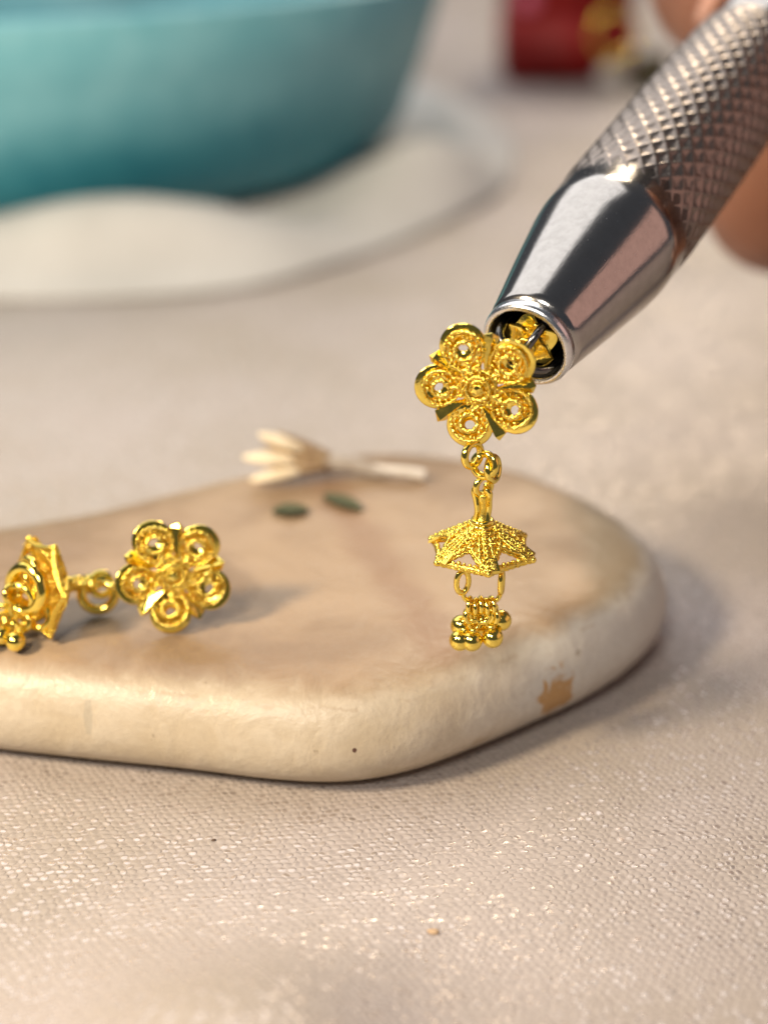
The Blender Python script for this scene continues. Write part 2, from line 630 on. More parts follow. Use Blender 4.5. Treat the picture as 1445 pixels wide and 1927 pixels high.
def make_petal_ring_mesh(seed=7):
    b = MB()
    b.add(*torus(1.06, 0.11, 64, 8, twist=9.0, lobes=2, lobe_amp=0.32), mat=tr(0, 0, 0.06))
    b.add(*torus(0.50, 0.13, 44, 8, twist=9.0, lobes=2, lobe_amp=0.32), mat=tr(0, 0, 0.16))
    rr = random.Random(seed)
    for i in range(17):
        a = 2 * math.pi * i / 17 + rr.uniform(-0.1, 0.1)
        r = 0.82 + rr.uniform(-0.09, 0.09)
        if rr.random() < 0.12:
            continue
        b.add(*sphere(rr.uniform(0.08, 0.16), 8, 5, (r * math.cos(a), r * math.sin(a), 0.14 + rr.uniform(-0.06, 0.08))))
    for i in range(20):
        a = rr.uniform(0, 6.28)
        b.add(*sphere(rr.uniform(0.06, 0.11), 7, 5, (1.1 * math.cos(a), 1.1 * math.sin(a), 0.15)))
    # short wires tying the ring to the heart of the flower
    for s in (-1, 1):
        b.add(*rope(lerp_path((-1.9, s * 0.22, 0.10), (-0.75, s * 0.62, 0.06), 16), 0.10, 0.4, 8))
    b.add(*rope(lerp_path((-1.8, 0, 0.16), (-0.6, 0, 0.16), 16), 0.13, 0.4, 8))
    return b.mesh('wire_ring', M['gold'])


def make_ray_mesh():
    # bright-cut folded blade standing between two petals
    pts = [(1.15, 0), (2.2, 0.34), (3.45, 0.50), (3.75, 0.06), (3.45, -0.50), (2.2, -0.34)]
    vs = [(x, y, 0.30 - abs(y) * 0.75) for x, y in pts]
    vs += [(1.3, 0, 0.50), (3.45, 0, 0.42)]
    fs = [(0, 6, 5), (5, 6, 7, 4), (4, 7, 3), (3, 7, 2), (2, 7, 6, 1), (1, 6, 0)]
    under = [(x, y, z - 0.16) for x, y, z in vs]
    n = len(vs)
    fs += [tuple(i + n for i in reversed(q)) for q in fs]
    fs += [(i, (i + 1) % 6, (i + 1) % 6 + n, i + n) for i in range(6)]
    return MB().add(vs + under, fs).mesh('ray', M['polished'], smooth=False)


def make_base_mesh():
    b = MB()
    prof = [(0.001, -0.14), (0.85, -0.14), (1.05, -0.05), (1.0, 0.06), (0.8, 0.12), (0.001, 0.14)]
    b.add(*lathe(prof, 30))
    return b.mesh('flower_head', M['gold'])


def make_rosette_mesh():
    b = MB()
    b.add(*torus(0.78, 0.14, 44, 8, twist=9.0, lobes=2, lobe_amp=0.3), mat=tr(0, 0, 0.55))
    b.add(*torus(1.12, 0.13, 52, 8, twist=9.0, lobes=2, lobe_amp=0.3), mat=tr(0, 0, 0.28))
    rr = random.Random(3)
    for i in range(12):
        a = 2 * math.pi * i / 12
        b.add(*sphere(rr.uniform(0.14, 0.2), 8, 5, (1.32 * math.cos(a), 1.32 * math.sin(a), 0.28)))
    for i in range(10):
        a = 2 * math.pi * i / 10 + 0.2
        b.add(*sphere(rr.uniform(0.10, 0.15), 8, 5, (0.98 * math.cos(a), 0.98 * math.sin(a), 0.46)))
    path = []
    for i in range(34):
        t = i / 33
        a = t * 9.5
        path.append(((0.58 - 0.42 * t) * math.cos(a), (0.58 - 0.42 * t) * math.sin(a), 0.5 + 0.28 * t))
    b.add(*rope(path, 0.12, 0.4, 8))
    return b.mesh('rosette', M['gold'])


def make_heart_mesh():
    vs, fs = [], []
    for j in range(6):
        a = 2 * math.pi * j / 6
        vs.append((0.5 * math.cos(a), 0.5 * math.sin(a), 0.46))
    for j in range(6):
        a = 2 * math.pi * (j + 0.5) / 6
        vs.append((0.30 * math.cos(a), 0.30 * math.sin(a), 0.86))
    vs.append((0, 0, 0.92))
    for j in range(6):
        k = (j + 1) % 6
        fs += [(j, k, 6 + j), (6 + j, k, 6 + k), (12, 6 + j, 6 + k)]
    fs.append((5, 4, 3, 2, 1, 0))
    return MB().add(vs, fs).mesh('faceted_centre', M['polished'], smooth=False)


def make_post_mesh(length):
    return MB().add(*lathe([(0.001, -0.1), (0.42, -0.1), (0.42, -length + 0.4), (0.25, -length), (0.001, -length)], 14)).mesh('post', M['polished'])


ME = {'petal': make_petal_mesh(), 'ring': [make_petal_ring_mesh(7 + q) for q in range(4)], 'ray': make_ray_mesh(), 'base': make_base_mesh(),
      'rosette': make_rosette_mesh(), 'heart': make_heart_mesh(), 'post': make_post_mesh(4.6)}


def flower(parent, T, a0, post=True):
    base = put('flower_head', ME['base'], parent, T)
    for i in range(5):
        a = a0 + i * 2 * math.pi / 5
        tilt = Matrix.Rotation(R(-8 + 10 * math.sin(i * 2.4)), 4, 'Y') @ Matrix.Rotation(R(9 * math.sin(i * 1.3 + 0.5)), 4, 'X')
        put('petal', ME['petal'], base, rotz(a) @ tr(2.80, 0, -0.08 + 0.05 * math.sin(i * 1.9)) @ tilt)
        put('wire_ring', ME['ring'][i % 4], base, rotz(a + 0.03 * math.sin(i * 3.3)) @ tr(2.52, 0, 0.18) @ Matrix.Rotation(R(-5 + 9 * math.sin(i * 1.7)), 4, 'Y') @ Matrix.Rotation(R(8 * math.sin(i * 2.9)), 4, 'X') @ Matrix.Scale(1.14 + 0.06 * math.sin(i * 2.2), 4))
        b = a + math.pi / 5
        put('ray', ME['ray'], base, rotz(b) @ Matrix.Rotation(R(24 * math.sin(i * 2.1 + 1)), 4, 'X') @ tr(0, 0, 0.05))
    put('rosette', ME['rosette'], base)
    put('faceted_centre', ME['heart'], base)
    if post:
        put('post', ME['post'], base)
    return base


CAP_R, CAP_H = 3.6, 1.95


def cone_pt(f, a, lift=0.0):
    """a point on the flared cap: f = 0 at the neck, 1 at the rim"""
    r = 0.55 + (CAP_R - 0.55) * f
    z = -CAP_H * (f ** 0.86)
    return Vector((r * math.cos(a), r * math.sin(a), z + lift))


def make_rib_mesh():
    b = MB()
    for s in (-1, 1):
        path = [cone_pt(t / 23, s * 0.085 * (1 - 0.75 * t / 23) + 0.0, 0.06) for t in range(24)]
        b.add(*rope(path, 0.15, 0.45, 8))
    rr = random.Random(11)
    for t in range(9):
        q = cone_pt(0.12 + t * 0.1, 0, 0.20)
        b.add(*sphere(rr.uniform(0.11, 0.16), 7, 5, q))
    q = cone_pt(1.03, 0, 0.02)
    b.add(*sphere(0.24, 10, 6, q))
    return b.mesh('rib', M['gold'])


def make_web_mesh():
    """filigree panel between two ribs, with an eye-shaped opening near the rim"""
    b = MB()
    half = math.pi / 6
    # solid upper shell
    vs, fs = [], []
    nu, nv = 8, 8
    for i in range(nu + 1):
        for j in range(nv + 1):
            u = i / nu
            a = (u * 2 - 1) * half
            f_max = 0.46 + 0.42 * abs(u * 2 - 1) ** 1.3
            vs.append(cone_pt(f_max * j / nv, a))
    for i in range(nu):
        for j in range(nv):
            k = i * (nv + 1) + j
            fs.append((k, k + 1, k + nv + 2, k + nv + 1))
    n = len(vs)
    fs2 = [tuple(q + n for q in reversed(f)) for f in fs]
    b.add(vs + [v - Vector((0, 0, 0.1)) for v in vs], fs + fs2)
    # wires lining the opening, inside and out
    for dz in (0.08, -0.18):
        arc = [cone_pt(0.48 + 0.42 * abs(t / 11 - 1) ** 1.3, (t / 11 - 1) * half * 0.92, dz) for t in range(23)]
        b.add(*rope(arc, 0.14, 0.45, 8))
        for s in (-1, 1):
            p = [cone_pt(0.25 + 0.72 * t / 15, s * half * (0.52 + 0.28 * t / 15), dz) for t in range(16)]
            b.add(*rope(p, 0.14, 0.45, 8))
        for f0 in (0.18, 0.29, 0.39):
            p = [cone_pt(f0 + 0.03 * math.cos(t), (t / 11 - 1) * half * 0.8, dz) for t in range(23)]
            b.add(*rope(p, 0.10, 0.4, 6))
    rr = random.Random(5)
    for t in range(9):
        a = (t / 4 - 1) * half * 0.85
        b.add(*sphere(rr.uniform(0.12, 0.18), 7, 5, cone_pt(0.46 + 0.32 * abs(t / 4 - 1), a, 0.15)))
    for t in range(16):
        sd = rr.choice((-1, 1))
        b.add(*sphere(rr.uniform(0.11, 0.17), 7, 5, cone_pt(rr.uniform(0.72, 0.97), sd * half * rr.uniform(0.72, 0.95), rr.uniform(0.0, 0.12))))
    return b.mesh('filigree_panel', M['gold'])


def make_rim_mesh():
    half = math.pi / 6
    b = MB()
    for dz, rr_ in ((0.02, 0.19), (-0.16, 0.13)):
        A, B = cone_pt(1.0, -half), cone_pt(1.0, half)
        p = [A.lerp(B, t / 21) + Vector((-0.22 * math.sin(math.pi * t / 21), 0, -0.12 * math.sin(math.pi * t / 21) + dz)) for t in range(22)]
        b.add(*rope(p, rr_, 0.45, 8))
    rr = random.Random(9)
    A, B = cone_pt(0.97, -half), cone_pt(0.97, half)
    for t in range(9):
        q = A.lerp(B, (t + 0.5) / 9) + Vector((0.10 - 0.22 * math.sin(math.pi * (t + 0.5) / 9), 0, 0.08))
        b.add(*sphere(rr.uniform(0.12, 0.19), 8, 5, q))
    return b.mesh('rim_wire', M['gold'])


def make_facet_mesh():
    # small bright-cut lozenge plate at the foot of a rib
    A = [cone_pt(0.74, -0.12, 0.25), cone_pt(0.74, 0.12, 0.25), cone_pt(1.02, 0.11, 0.17), cone_pt(1.02, -0.11, 0.17)]
    B = [p - Vector((0, 0, 0.18)) for p in A]
    fs = [(0, 1, 2, 3), (7, 6, 5, 4)] + [(i, (i + 1) % 4, (i + 1) % 4 + 4, i + 4) for i in range(4)]
    return MB().add(A + B, fs).mesh('cut_facet', M['polished'], smooth=False)


def make_neck_mesh():
    prof = [(0.001, -0.35), (0.62, -0.35), (0.66, -0.1), (0.62, 0.12), (0.42, 0.35), (0.36, 1.0), (0.42, 1.7), (0.48, 2.05), (0.4, 2.2), (0.001, 2.25)]
    return MB().add(*lathe(prof, 18)).mesh('bell_cap', M['gold'])


ME['rib'] = make_rib_mesh()
ME['web'] = make_web_mesh()
ME['rim'] = make_rim_mesh()
ME['facet'] = make_facet_mesh()
ME['neck'] = make_neck_mesh()
ME['neckwire'] = MB().add(*tube(catmull([(0.52, 0, 0.15), (0.40, 0.12, 0.7), (0.40, 0.2, 1.2), (0.50, 0.1, 1.8), (0.62, 0, 2.35), (0.40, -0.1, 2.6)], 5, False), 0.21, 9)).mesh('neck_wire', M['polished'])
ME['collar'] = MB().add(*torus(0.62, 0.16, 28, 8)).mesh('collar', M['polished'])
ME['eyelet'] = MB().add(*torus(0.64, 0.22, 30, 10)).mesh('eyelet', M['polished'])
ME['jump'] = MB().add(*torus(0.74, 0.26, 32, 10, sy=1.12)).mesh('jump_ring', M['polished'])
ME['oval'] = MB().add(*torus(0.46, 0.20, 28, 8, sy=1.75)).mesh('jump_ring', M['polished'])
ME['big'] = MB().add(*torus(1.2, 0.38, 40, 12)).mesh('jump_ring', M['polished'])
ME['coil'] = MB().add(*torus(0.50, 0.18, 24, 8)).mesh('coil_ring', M['polished'])
ME['bead'] = MB().add(*sphere(0.74, 22, 14)).add(*lathe([(0.001, 0.66), (0.30, 0.66), (0.32, 0.86), (0.16, 0.98), (0.001, 1.0)], 12)).mesh('bead', M['polished'])
ME['beadloop'] = MB().add(*torus(0.36, 0.12, 22, 8)).mesh('bead_loop', M['polished'])
ME['drop'] = MB().add(*sphere(0.30, 12, 8, (0, 0, 0), (1, 1, 1.2))).mesh('granule_drop', M['polished'])


def cap(parent, T, a0):
    base = put('bell_cap', ME['neck'], parent, T)
    put('collar', ME['collar'], base, tr(0, 0, 0.18))
    put('collar', ME['collar'], base, tr(0, 0, -0.12) @ Matrix.Scale(1.12, 4))
    for k_ in range(3):
        put('neck_wire', ME['neckwire'], base, rotz(a0 + 0.6 + k_ * 2 * math.pi / 3))
    put('eyelet', ME['eyelet'], base, tr(0, 0, 2.65) @ Matrix.Rotation(R(90), 4, 'X') @ Matrix.Rotation(R(35), 4, 'Y'))
    for i in range(6):
        a = a0 + i * math.pi / 3
        put('rib', ME['rib'], base, rotz(a))
        put('filigree_panel', ME['web'], base, rotz(a + math.pi / 6))
        put('rim_wire', ME['rim'], base, rotz(a + math.pi / 6))
        put('cut_facet', ME['facet'], base, rotz(a + 0.1))
    put('granule_drop', ME['drop'], base, tr(-0.15, -2.2, -CAP_H - 0.45))
    return base


def bead(parent, p, d=(0, 0, 1), spin=0.0):
    """ball bead whose loop points along d"""
    T = frame(p, d, (1, 0.2, 0.1)) @ rotz(spin)
    o = put('bead', ME['bead'], parent, T)
    put('bead_loop', ME['beadloop'], o, tr(0, 0, 1.22) @ Matrix.Rotation(R(90), 4, 'X'))
    return o


# ---- the tool's axis and the hanging earring
TIP = Vector((9.3, 6.3, 30.0))
AX = Vector((0.489, 0.82, 0.30)).normalized()
CAMP = Vector((0, -87, 61.5))

H0 = Vector((6.1, 2.6, 28.6))          # centre of the hanging flower


def thing(name, loc, label, cat, group=None):
    o = bpy.data.objects.new(name, None)
    col.objects.link(o)
    o.empty_display_size = 0.003
    o.location = Vector(loc) * S
    tag(o, label, cat, group)
    return o


hang_base = Vector((6.5, 2.6, 9.0))
ear = thing('drop_earring', hang_base, 'gold filigree flower drop earring dangling from the steel pick-up tool', 'earring')
rel = Matrix.Translation(-hang_base)
cd = (CAMP - H0).normalized()
nrm = (-AX).slerp(cd, 0.50) if hasattr(Vector, 'slerp') else (-AX * 0.7 + cd * 0.3).normalized()
flower(ear, rel @ frame(H0, nrm, (1, 0, 0)), R(42))
# loop soldered under the flower and the link down to the cap
dn = Vector((0.02, 0.0, -1))
put('hanger_loop', ME['jump'], ear, rel @ frame((5.75, 2.2, 24.0), (0.75, -0.65, 0.1), (0, 0, 1)) @ rotz(0))
put('jump_ring', ME['jump'], ear, rel @ frame((6.55, 2.5, 23.15), (-0.55, -0.80, 0.2), (0.5, 0.1, -1)) @ Matrix.Scale(1.0, 4))
put('jump_ring', ME['jump'], ear, rel @ frame((7.15, 2.8, 22.75), (0.86, -0.45, 0.2), (0.1, 0.3, -1)))
CAPP = Vector((6.55, 2.7, 18.9))
cap(ear, rel @ tr(*CAPP), R(-86))
UP = Vector((0, 0, 0.4))
REL2 = Matrix.Translation(UP) @ rel
for x, z, rz in ((5.25, 14.75, 25), (7.85, 14.75, 78)):
    put('jump_ring', ME['oval'], ear, REL2 @ tr(x, 1.3, z) @ rotz(R(rz)) @ Matrix.Rotation(R(90), 4, 'X'))
bar = catmull([(5.25, 1.3, 14.0), (5.5, 1.25, 13.45), (6.1, 1.2, 13.2), (6.9, 1.2, 13.2), (7.6, 1.25, 13.45), (7.85, 1.3, 14.0)], 8, False)
bm_ = MB().add(*tube([p - hang_base + UP for p in bar], 0.17, 10))
put('cross_wire', bm_.mesh('cross_wire', M['polished']), ear)
for i, x in enumerate((5.75, 6.15, 6.5, 6.85, 7.25)):
    put('coil_ring', ME['coil'], ear, REL2 @ tr(x, 1.2 - 0.06 * (i % 2), 13.05 - 0.1 * (i % 2)) @ rotz(R(-12 + 7 * i)) @ Matrix.Rotation(R(90), 4, 'Y'))
    put('coil_ring', ME['coil'], ear, REL2 @ tr(x + 0.1, 1.0 + 0.12 * (i % 2), 12.35) @ rotz(R(40 - 25 * i)) @ Matrix.Rotation(R(80), 4, 'X'))
for p, d in (((5.95, 0.75, 10.55), (0.10, 0.10, 1)), ((7.35, 0.85, 10.75), (-0.15, 0.1, 1)), ((7.95, 1.7, 11.6), (-0.65, -0.2, 1)),
             ((5.25, 1.6, 11.25), (0.5, -0.1, 1)), ((6.55, 2.2, 11.0), (0.0, -0.3, 1)), ((5.15, 0.9, 10.5), (0.45, 0.25, 1))):
    bead(ear, Vector(p) - hang_base + UP, d)

# ---- the second earring, lying on the pebble
L0 = Vector((-15.1, 8.0, TOP + 4.15))
lay_base = Vector((-18.5, 8.0, TOP))
ear2 = thing('drop_earring', lay_base, 'gold filigree flower drop earring lying on the tan top of the pebble', 'earring')
rel2 = Matrix.Translation(-lay_base)
n2 = Vector((0.10, -0.93, 0.33)).normalized()
flower(ear2, rel2 @ frame(L0, n2, (1, 0, 0)), R(49))
put('jump_ring', ME['big'], ear2, rel2 @ frame((-21.0, 9.6, TOP + 1.7), (0.15, -0.95, 0.25), (1, 0, 0)))
put('hanger_loop', ME['jump'], ear2, rel2 @ frame((-19.6, 8.6, TOP + 2.9), (0.25, 0.45, 0.85), (1, 0, 0)))
put('jump_ring', ME['jump'], ear2, rel2 @ frame((-20.7, 9.6, TOP + 2.5), (0.35, -0.75, 0.55), (1, 0, 0)))
cap_ax = Vector((0.74, 0.62, -0.26)).normalized()          # from rim towards the neck
apex = Vector((-23.2, 8.6, TOP + 2.95))
cap(ear2, rel2 @ frame(apex, cap_ax, (0, 0, 1)), R(20))
for p, d in (((-27.2, 5.2, TOP + 0.76), (0.8, 0.6, 0.2)), ((-28.4, 6.6, TOP + 0.76), (0.9, 0.3, 0.2)), ((-28.3, 4.6, TOP + 0.74), (0.8, 0.6, 0.3)),
             ((-26.0, 4.4, TOP + 0.72), (0.2, 0.9, 0.4)), ((-27.4, 7.4, TOP + 0.76), (0.9, 0.1, 0.3)), ((-29.6, 5.6, TOP + 0.75), (0.9, 0.2, 0.1))):
    bead(ear2, Vector(p) - lay_base, d)
for i, (p, n_) in enumerate((((-26.0, 6.2, TOP + 2.4), (0.3, -0.9, 0.2)), ((-26.3, 6.0, TOP + 3.6), (0.8, -0.5, 0.3)), ((-25.6, 6.4, TOP + 3.0), (0.2, -0.7, 0.7)),
                             ((-26.9, 5.6, TOP + 1.6), (0.6, -0.6, 0.4)), ((-27.2, 6.0, TOP + 2.0), (0.1, -0.9, 0.4)), ((-25.7, 5.6, TOP + 1.6), (-0.4, -0.8, 0.3)))):
    put('coil_ring', ME['coil'], ear2, rel2 @ frame(p, n_, (0, 0, 1)) @ Matrix.Scale(1.25, 4))

for p, n_, k_ in (((-25.3, 6.3, TOP + 3.9), (-0.5, -0.8, 0.25), 1.25), ((-25.7, 5.9, TOP + 3.3), (-0.3, -0.9, 0.1), 0.8), ((-25.0, 6.6, TOP + 5.2), (-0.7, -0.7, 0.1), 0.7), ((-24.6, 6.0, TOP + 1.9), (-0.2, -0.9, 0.3), 0.75)):
    put('jump_ring', ME['big'], ear2, rel2 @ frame(p, n_, (0, 0, 1)) @ Matrix.Scale(k_, 4))

# ------------------------------------------------------------------ pick-up tool
tool = thing('pickup_tool', TIP, 'steel pen-shaped pick-up tool with knurled grip and clawed open tip', 'jewelry tool')
TT = frame((0, 0, 0), AX, (0, 0, 1))
n = 96
nose = [(3.18, 0.75), (3.35, 1.6), (4.25, 6.5), (5.0, 11.0), (5.18, 12.6), (5.22, 16.5), (4.4, 16.5), (3.0, 12.0), (2.85, 3.0), (2.8, 0.75)]
put('nose_cone', MB().add(*lathe(nose, n, closed=True)).mesh('nose_cone', M['steel']), tool, TT)
rim = [(2.64, 0.25), (2.72, 0.02), (2.84, -0.05), (3.02, 0.02), (3.17, 0.22), (3.20, 0.74), (2.66, 0.74)]
put('tip_rim', MB().add(*lathe(rim, 72, closed=True)).mesh('tip_rim', M['rim']), tool, TT)
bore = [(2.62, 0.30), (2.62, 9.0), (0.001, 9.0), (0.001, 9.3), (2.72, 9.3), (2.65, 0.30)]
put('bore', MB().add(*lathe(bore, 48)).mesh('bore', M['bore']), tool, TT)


def knurl_mesh():
    nt, ns = 300, 200
    s0, s1 = 14.0, 43.0
    vs, fs = [], []

    def tri(t):
        t = t % 1.0
        return 1 - abs(2 * t - 1)
    for i in range(ns + 1):
        f = i / ns
        s = s0 + (s1 - s0) * f
        r = 5.12 + 0.18 * min(1, f * 9) - 0.5 * max(0, f - 0.5) ** 1.4
        fade = min(1, f * 9, (1 - f) * 14)
        for j in range(nt):
            th = j / nt
            g = max(tri(th * 25 + s * 0.50), tri(th * 25 - s * 0.50) * 0.94) ** 2.2
            rr_ = r + fade * 0.16 * (g - 0.6) + 0.015 * noise.noise(Vector((th * 90, s * 2, 0)))
            a = 2 * math.pi * th
            vs.append((rr_ * math.cos(a), rr_ * math.sin(a), s))
    for i in range(ns):
        for j in range(nt):
            fs.append((i * nt + j, i * nt + (j + 1) % nt, (i + 1) * nt + (j + 1) % nt, (i + 1) * nt + j))
    fs.append(tuple(range(nt - 1, -1, -1)))
    fs.append(tuple(ns * nt + j for j in range(nt)))
    return MB().add(vs, fs).mesh('knurled_grip', M['knurl'])


put('knurled_grip', knurl_mesh(), tool, TT)
shaft = [(0.001, 43.02), (4.55, 43.02), (4.75, 43.5), (4.75, 52.0), (4.4, 53.0), (4.4, 120.0), (3.9, 121.0), (0.001, 121.2)]
put('shaft', MB().add(*lathe(shaft, 64)).mesh('shaft', M['steel']), tool, TT)
but = [(0.001, 121.22), (3.2, 121.22), (3.4, 122.0), (3.4, 127.0), (2.8, 128.0), (0.001, 128.2)]
put('push_button', MB().add(*lathe(but, 40)).mesh('push_button', M['steel']), tool, TT)
# four sprung wire claws reaching out of the bore and hooking in on the earring's back
for i in range(4):
    a = R(38 + 90 * i)
    p = [(0.9 * math.cos(a), 0.9 * math.sin(a), 8.5), (1.7 * math.cos(a), 1.7 * math.sin(a), 4.5), (2.18 * math.cos(a), 2.18 * math.sin(a), 1.6),
         (2.1 * math.cos(a), 2.1 * math.sin(a), 0.2), (1.75 * math.cos(a), 1.75 * math.sin(a), -0.75), (0.9 * math.cos(a + 0.1), 0.9 * math.sin(a + 0.1), -1.35)]
    put('claw', MB().add(*tube(catmull(p, 6, False), 0.29, 10)).mesh('claw', M['claw']), tool, TT)

# gold screw-back nut gripped by the claws
nut = thing('earring_back', TIP + AX * 0.9, 'scalloped gold earring back gripped by claws inside the tool tip', 'earring back')
vs, fs = [], []
N_ = 80
for zz in (0.28, -0.05, -0.22):
    for rad in ((0.0,) if False else (1.0,)):
        for j in range(N_):
            a = 2 * math.pi * j / N_
            r = (1.88 + 0.26 * math.cos(5 * a)) * (0.93 if zz != -0.05 else 1.0)
            vs.append((r * math.cos(a), r * math.sin(a), zz + 0.16 * math.cos(5 * a)))
c0 = len(vs)
for j in range(N_):
    a = 2 * math.pi * j / N_
    vs.append((0.85 * math.cos(a), 0.85 * math.sin(a), -0.30))
vs.append((0, 0, -0.5))
vs.append((0, 0, 0.3))
for kk in range(3):
    for j in range(N_):
        fs.append((kk * N_ + j, kk * N_ + (j + 1) % N_, (kk + 1) * N_ + (j + 1) % N_, (kk + 1) * N_ + j))
for j in range(N_):
    fs.append((3 * N_ + j, 3 * N_ + (j + 1) % N_, 4 * N_))
    fs.append((j, 4 * N_ + 1, (j + 1) % N_))
put('flange', MB().add(vs, fs).mesh('flange', M['polished']), nut, TT)
put('barrel', MB().add(*lathe([(0.46, -1.0), (0.66, -1.05), (0.70, -0.9), (0.70, -0.2), (0.46, -0.2)], 20, closed=True)).mesh('barrel', M['gold']), nut, TT)
for i in range(2):
    a = R(20 + 180 * i)
    p = []
    for t in range(20):
        q = t / 19 * 4.6
        rr_ = 0.50 * (1 - 0.35 * t / 19)
        p.append((1.15 * math.cos(a) + rr_ * math.cos(q + a), 1.15 * math.sin(a) + rr_ * math.sin(q + a), -0.42))
    put('scroll', MB().add(*tube(p, 0.17, 8)).mesh('scroll', M['gold']), nut, TT)

# ------------------------------------------------------------------ hand behind the tool
def build_hand():
    def along(s, off=(0, 0, 0)):
        return TIP + AX * s + Vector(off)
    b = MB()

    def chain(pts, rads, n=16):
        pts = [Vector(p) for p in pts]
        path, rr_ = [], []
        sm = catmull(pts, 6, False)
        for i in range(len(sm)):
            t = i / 6
            k = min(int(t), len(rads) - 2)
            path.append(sm[i])
            rr_.append(rads[k] + (rads[k + 1] - rads[k]) * (t - k))
        b.add(*tube(path, rr_, n))
        b.add(*sphere(rads[0], 16, 10, path[0]))
        b.add(*sphere(rads[-1], 16, 10, path[-1]))
    wrist = Vector((128, 128, 38))
    # palm: thick bundle from the wrist to the knuckles
    kn = {'index': Vector((70, 108, 54)), 'middle': Vector((78, 100, 40)), 'ring': Vector((86, 95, 27)), 'little': Vector((95, 92, 16))}
    for kpt in kn.values():
        chain([wrist.lerp(kpt, 0.0), wrist.lerp(kpt, 0.55), kpt], [19, 14, 10.5])
    chain([wrist + Vector((60, 50, 2)), wrist + Vector((25, 20, 0)), wrist], [27, 24, 21])
    nails = []

    def finger(key, a, b_, tip, rads, up_):
        chain([kn[key], a, b_, tip], rads)
        nails.append((Vector(tip), Vector(up_), Vector(tip) - Vector(b_)))
    # index finger lies along the far side of the shaft, the others curl underneath it
    finger('index', (48, 99, 51), (37, 86, 46), (38, 69.5, 43.8), [10.2, 9.2, 8.2, 6.8], (-0.9, 0.1, 0.3))
    finger('middle', (53, 82, 29), (42, 70, 25), (44.8, 60, 37.5), [10.4, 9.2, 8.4, 7.0], (-0.7, -0.7, -0.2))
    finger('ring', (66, 76, 18), (57, 65, 18), (60, 58, 27), [9.8, 8.4, 7.6, 6.4], (-0.6, -0.8, -0.1))
    finger('little', (79, 74, 9.5), (71, 64, 10), (74, 59, 18), [8.6, 7.2, 6.4, 5.4], (-0.6, -0.8, -0.1))
    # thumb presses on the near side of the shaft
    chain([wrist + Vector((-12, -14, 14)), (98, 84, 64), (74, 65, 63), (51.9, 56.7, 55.8)], [15, 12, 10, 7.5])
    nails.append((Vector((51.9, 56.7, 55.8)), Vector((0.1, -0.85, 0.5)), Vector((-0.8, -0.4, -0.25))))
    base = Vector((128, 128, 0))
    me = bpy.data.meshes.new('hand')
    me.from_pydata([tuple(Vector(p) - base) for p in b.v], [], b.f)
    tmp = bpy.data.objects.new('hand_tmp', me)
    col.objects.link(tmp)
    rm = tmp.modifiers.new('r', 'REMESH')
    rm.mode = 'VOXEL'
    rm.voxel_size = 1.3
    sm = tmp.modifiers.new('s', 'SMOOTH')
    sm.factor, sm.iterations = 0.5, 8
    dg = bpy.context.evaluated_depsgraph_get()
    dg.update()
    ev = bpy.data.meshes.new_from_object(tmp.evaluated_get(dg))
    bpy.data.objects.remove(tmp)
    ev.transform(Matrix.Scale(S, 4))
    ev.materials.clear()
    ev.materials.append(M['skin'])
    ev.polygons.foreach_set('use_smooth', [True] * len(ev.polygons))
    hand = put('person_hand', ev, None, tr(*base))
    tag(hand, 'bare hand with bent fingers holding the steel pick-up tool', 'hand')
    for p, up_, fwd in nails:
        T = frame(p - base + up_.normalized() * 5.6, up_, fwd)
        nb = MB().add(*sphere(1, 16, 10, (0, 0, 0), (4.4, 3.4, 0.9)))
        put('nail', nb.mesh('nail', M['nail']), hand, T)


build_hand()

# ------------------------------------------------------------------ dried sprig and leaves on the pebble
sprig_o = Vector((-4.8, 34.2, TOP))
sprig = thing('dried_flower', sprig_o, 'dried cream flower sprig with grey stem lying at the back of the pebble', 'dried flower')


def spindle(a, b_, r, flat=0.6, n=12, m=9, blunt=0.75):
    a, b_ = Vector(a), Vector(b_)
    L = (b_ - a).length
    T = frame(a, b_ - a, (0, 0, 1))
    prof = []
    for i in range(m + 1):
        t = i / m
        prof.append((max(0.02, r * math.sin(math.pi * (0.06 + 0.90 * t ** blunt)) ** 0.7), L * t))
    vs, fs = lathe(prof, n)
    fs.append(tuple(range(n - 1, -1, -1)))
    fs.append(tuple(m * n + j for j in range(n)))
    vs = [T @ Vector((x * flat, y, z)) for x, y, z in vs]
    return vs, fs


hub = Vector((0.8, 0.6, 1.6))
tips = [((-6.2, 0.4, 4.3), 1.0, 1), ((-4.6, 1.0, 4.2), 0.8, 0), ((-7.6, -0.4, 2.4), 1.15, 1), ((-5.9, 0.6, 3.1), 0.7, 0), ((-6.9, -1.9, 0.85), 1.0, 1), ((-5.2, -0.9, 1.4), 0.8, 0)]
for tp, r, pale in tips:
    tp = Vector(tp)
    if pale:
        put('petal', MB().add(*spindle(hub.lerp(tp, 0.36), tp, r, 0.5, blunt=1.0)).mesh('petal', M['petal']), sprig)
    put('bract', MB().add(*spindle(hub.lerp(tp, 0.0), hub.lerp(tp, 0.68 if pale else 1.0), r * 0.9, 0.6)).mesh('bract', M['scale']), sprig)
put('flower_stem', MB().add(*tube(catmull([(-0.5, 0.4, 1.5), (1.6, 0.5, 1.35), (3.6, 0.3, 0.9), (5.2, 0.1, 0.7)], 6, False), [0.95 - 0.028 * i for i in range(19)], 12)).mesh('flower_stem', M['stem']), sprig)
put('stem_end', MB().add(*tube(catmull([(3.6, 0.3, 1.12), (5.0, 0.1, 0.95), (7.0, -0.2, 0.85), (8.4, -0.3, 0.6)], 6, False), [0.34 + 0.011 * i for i in range(19)], 12)).mesh('stem_end', M['stem_end']), sprig)


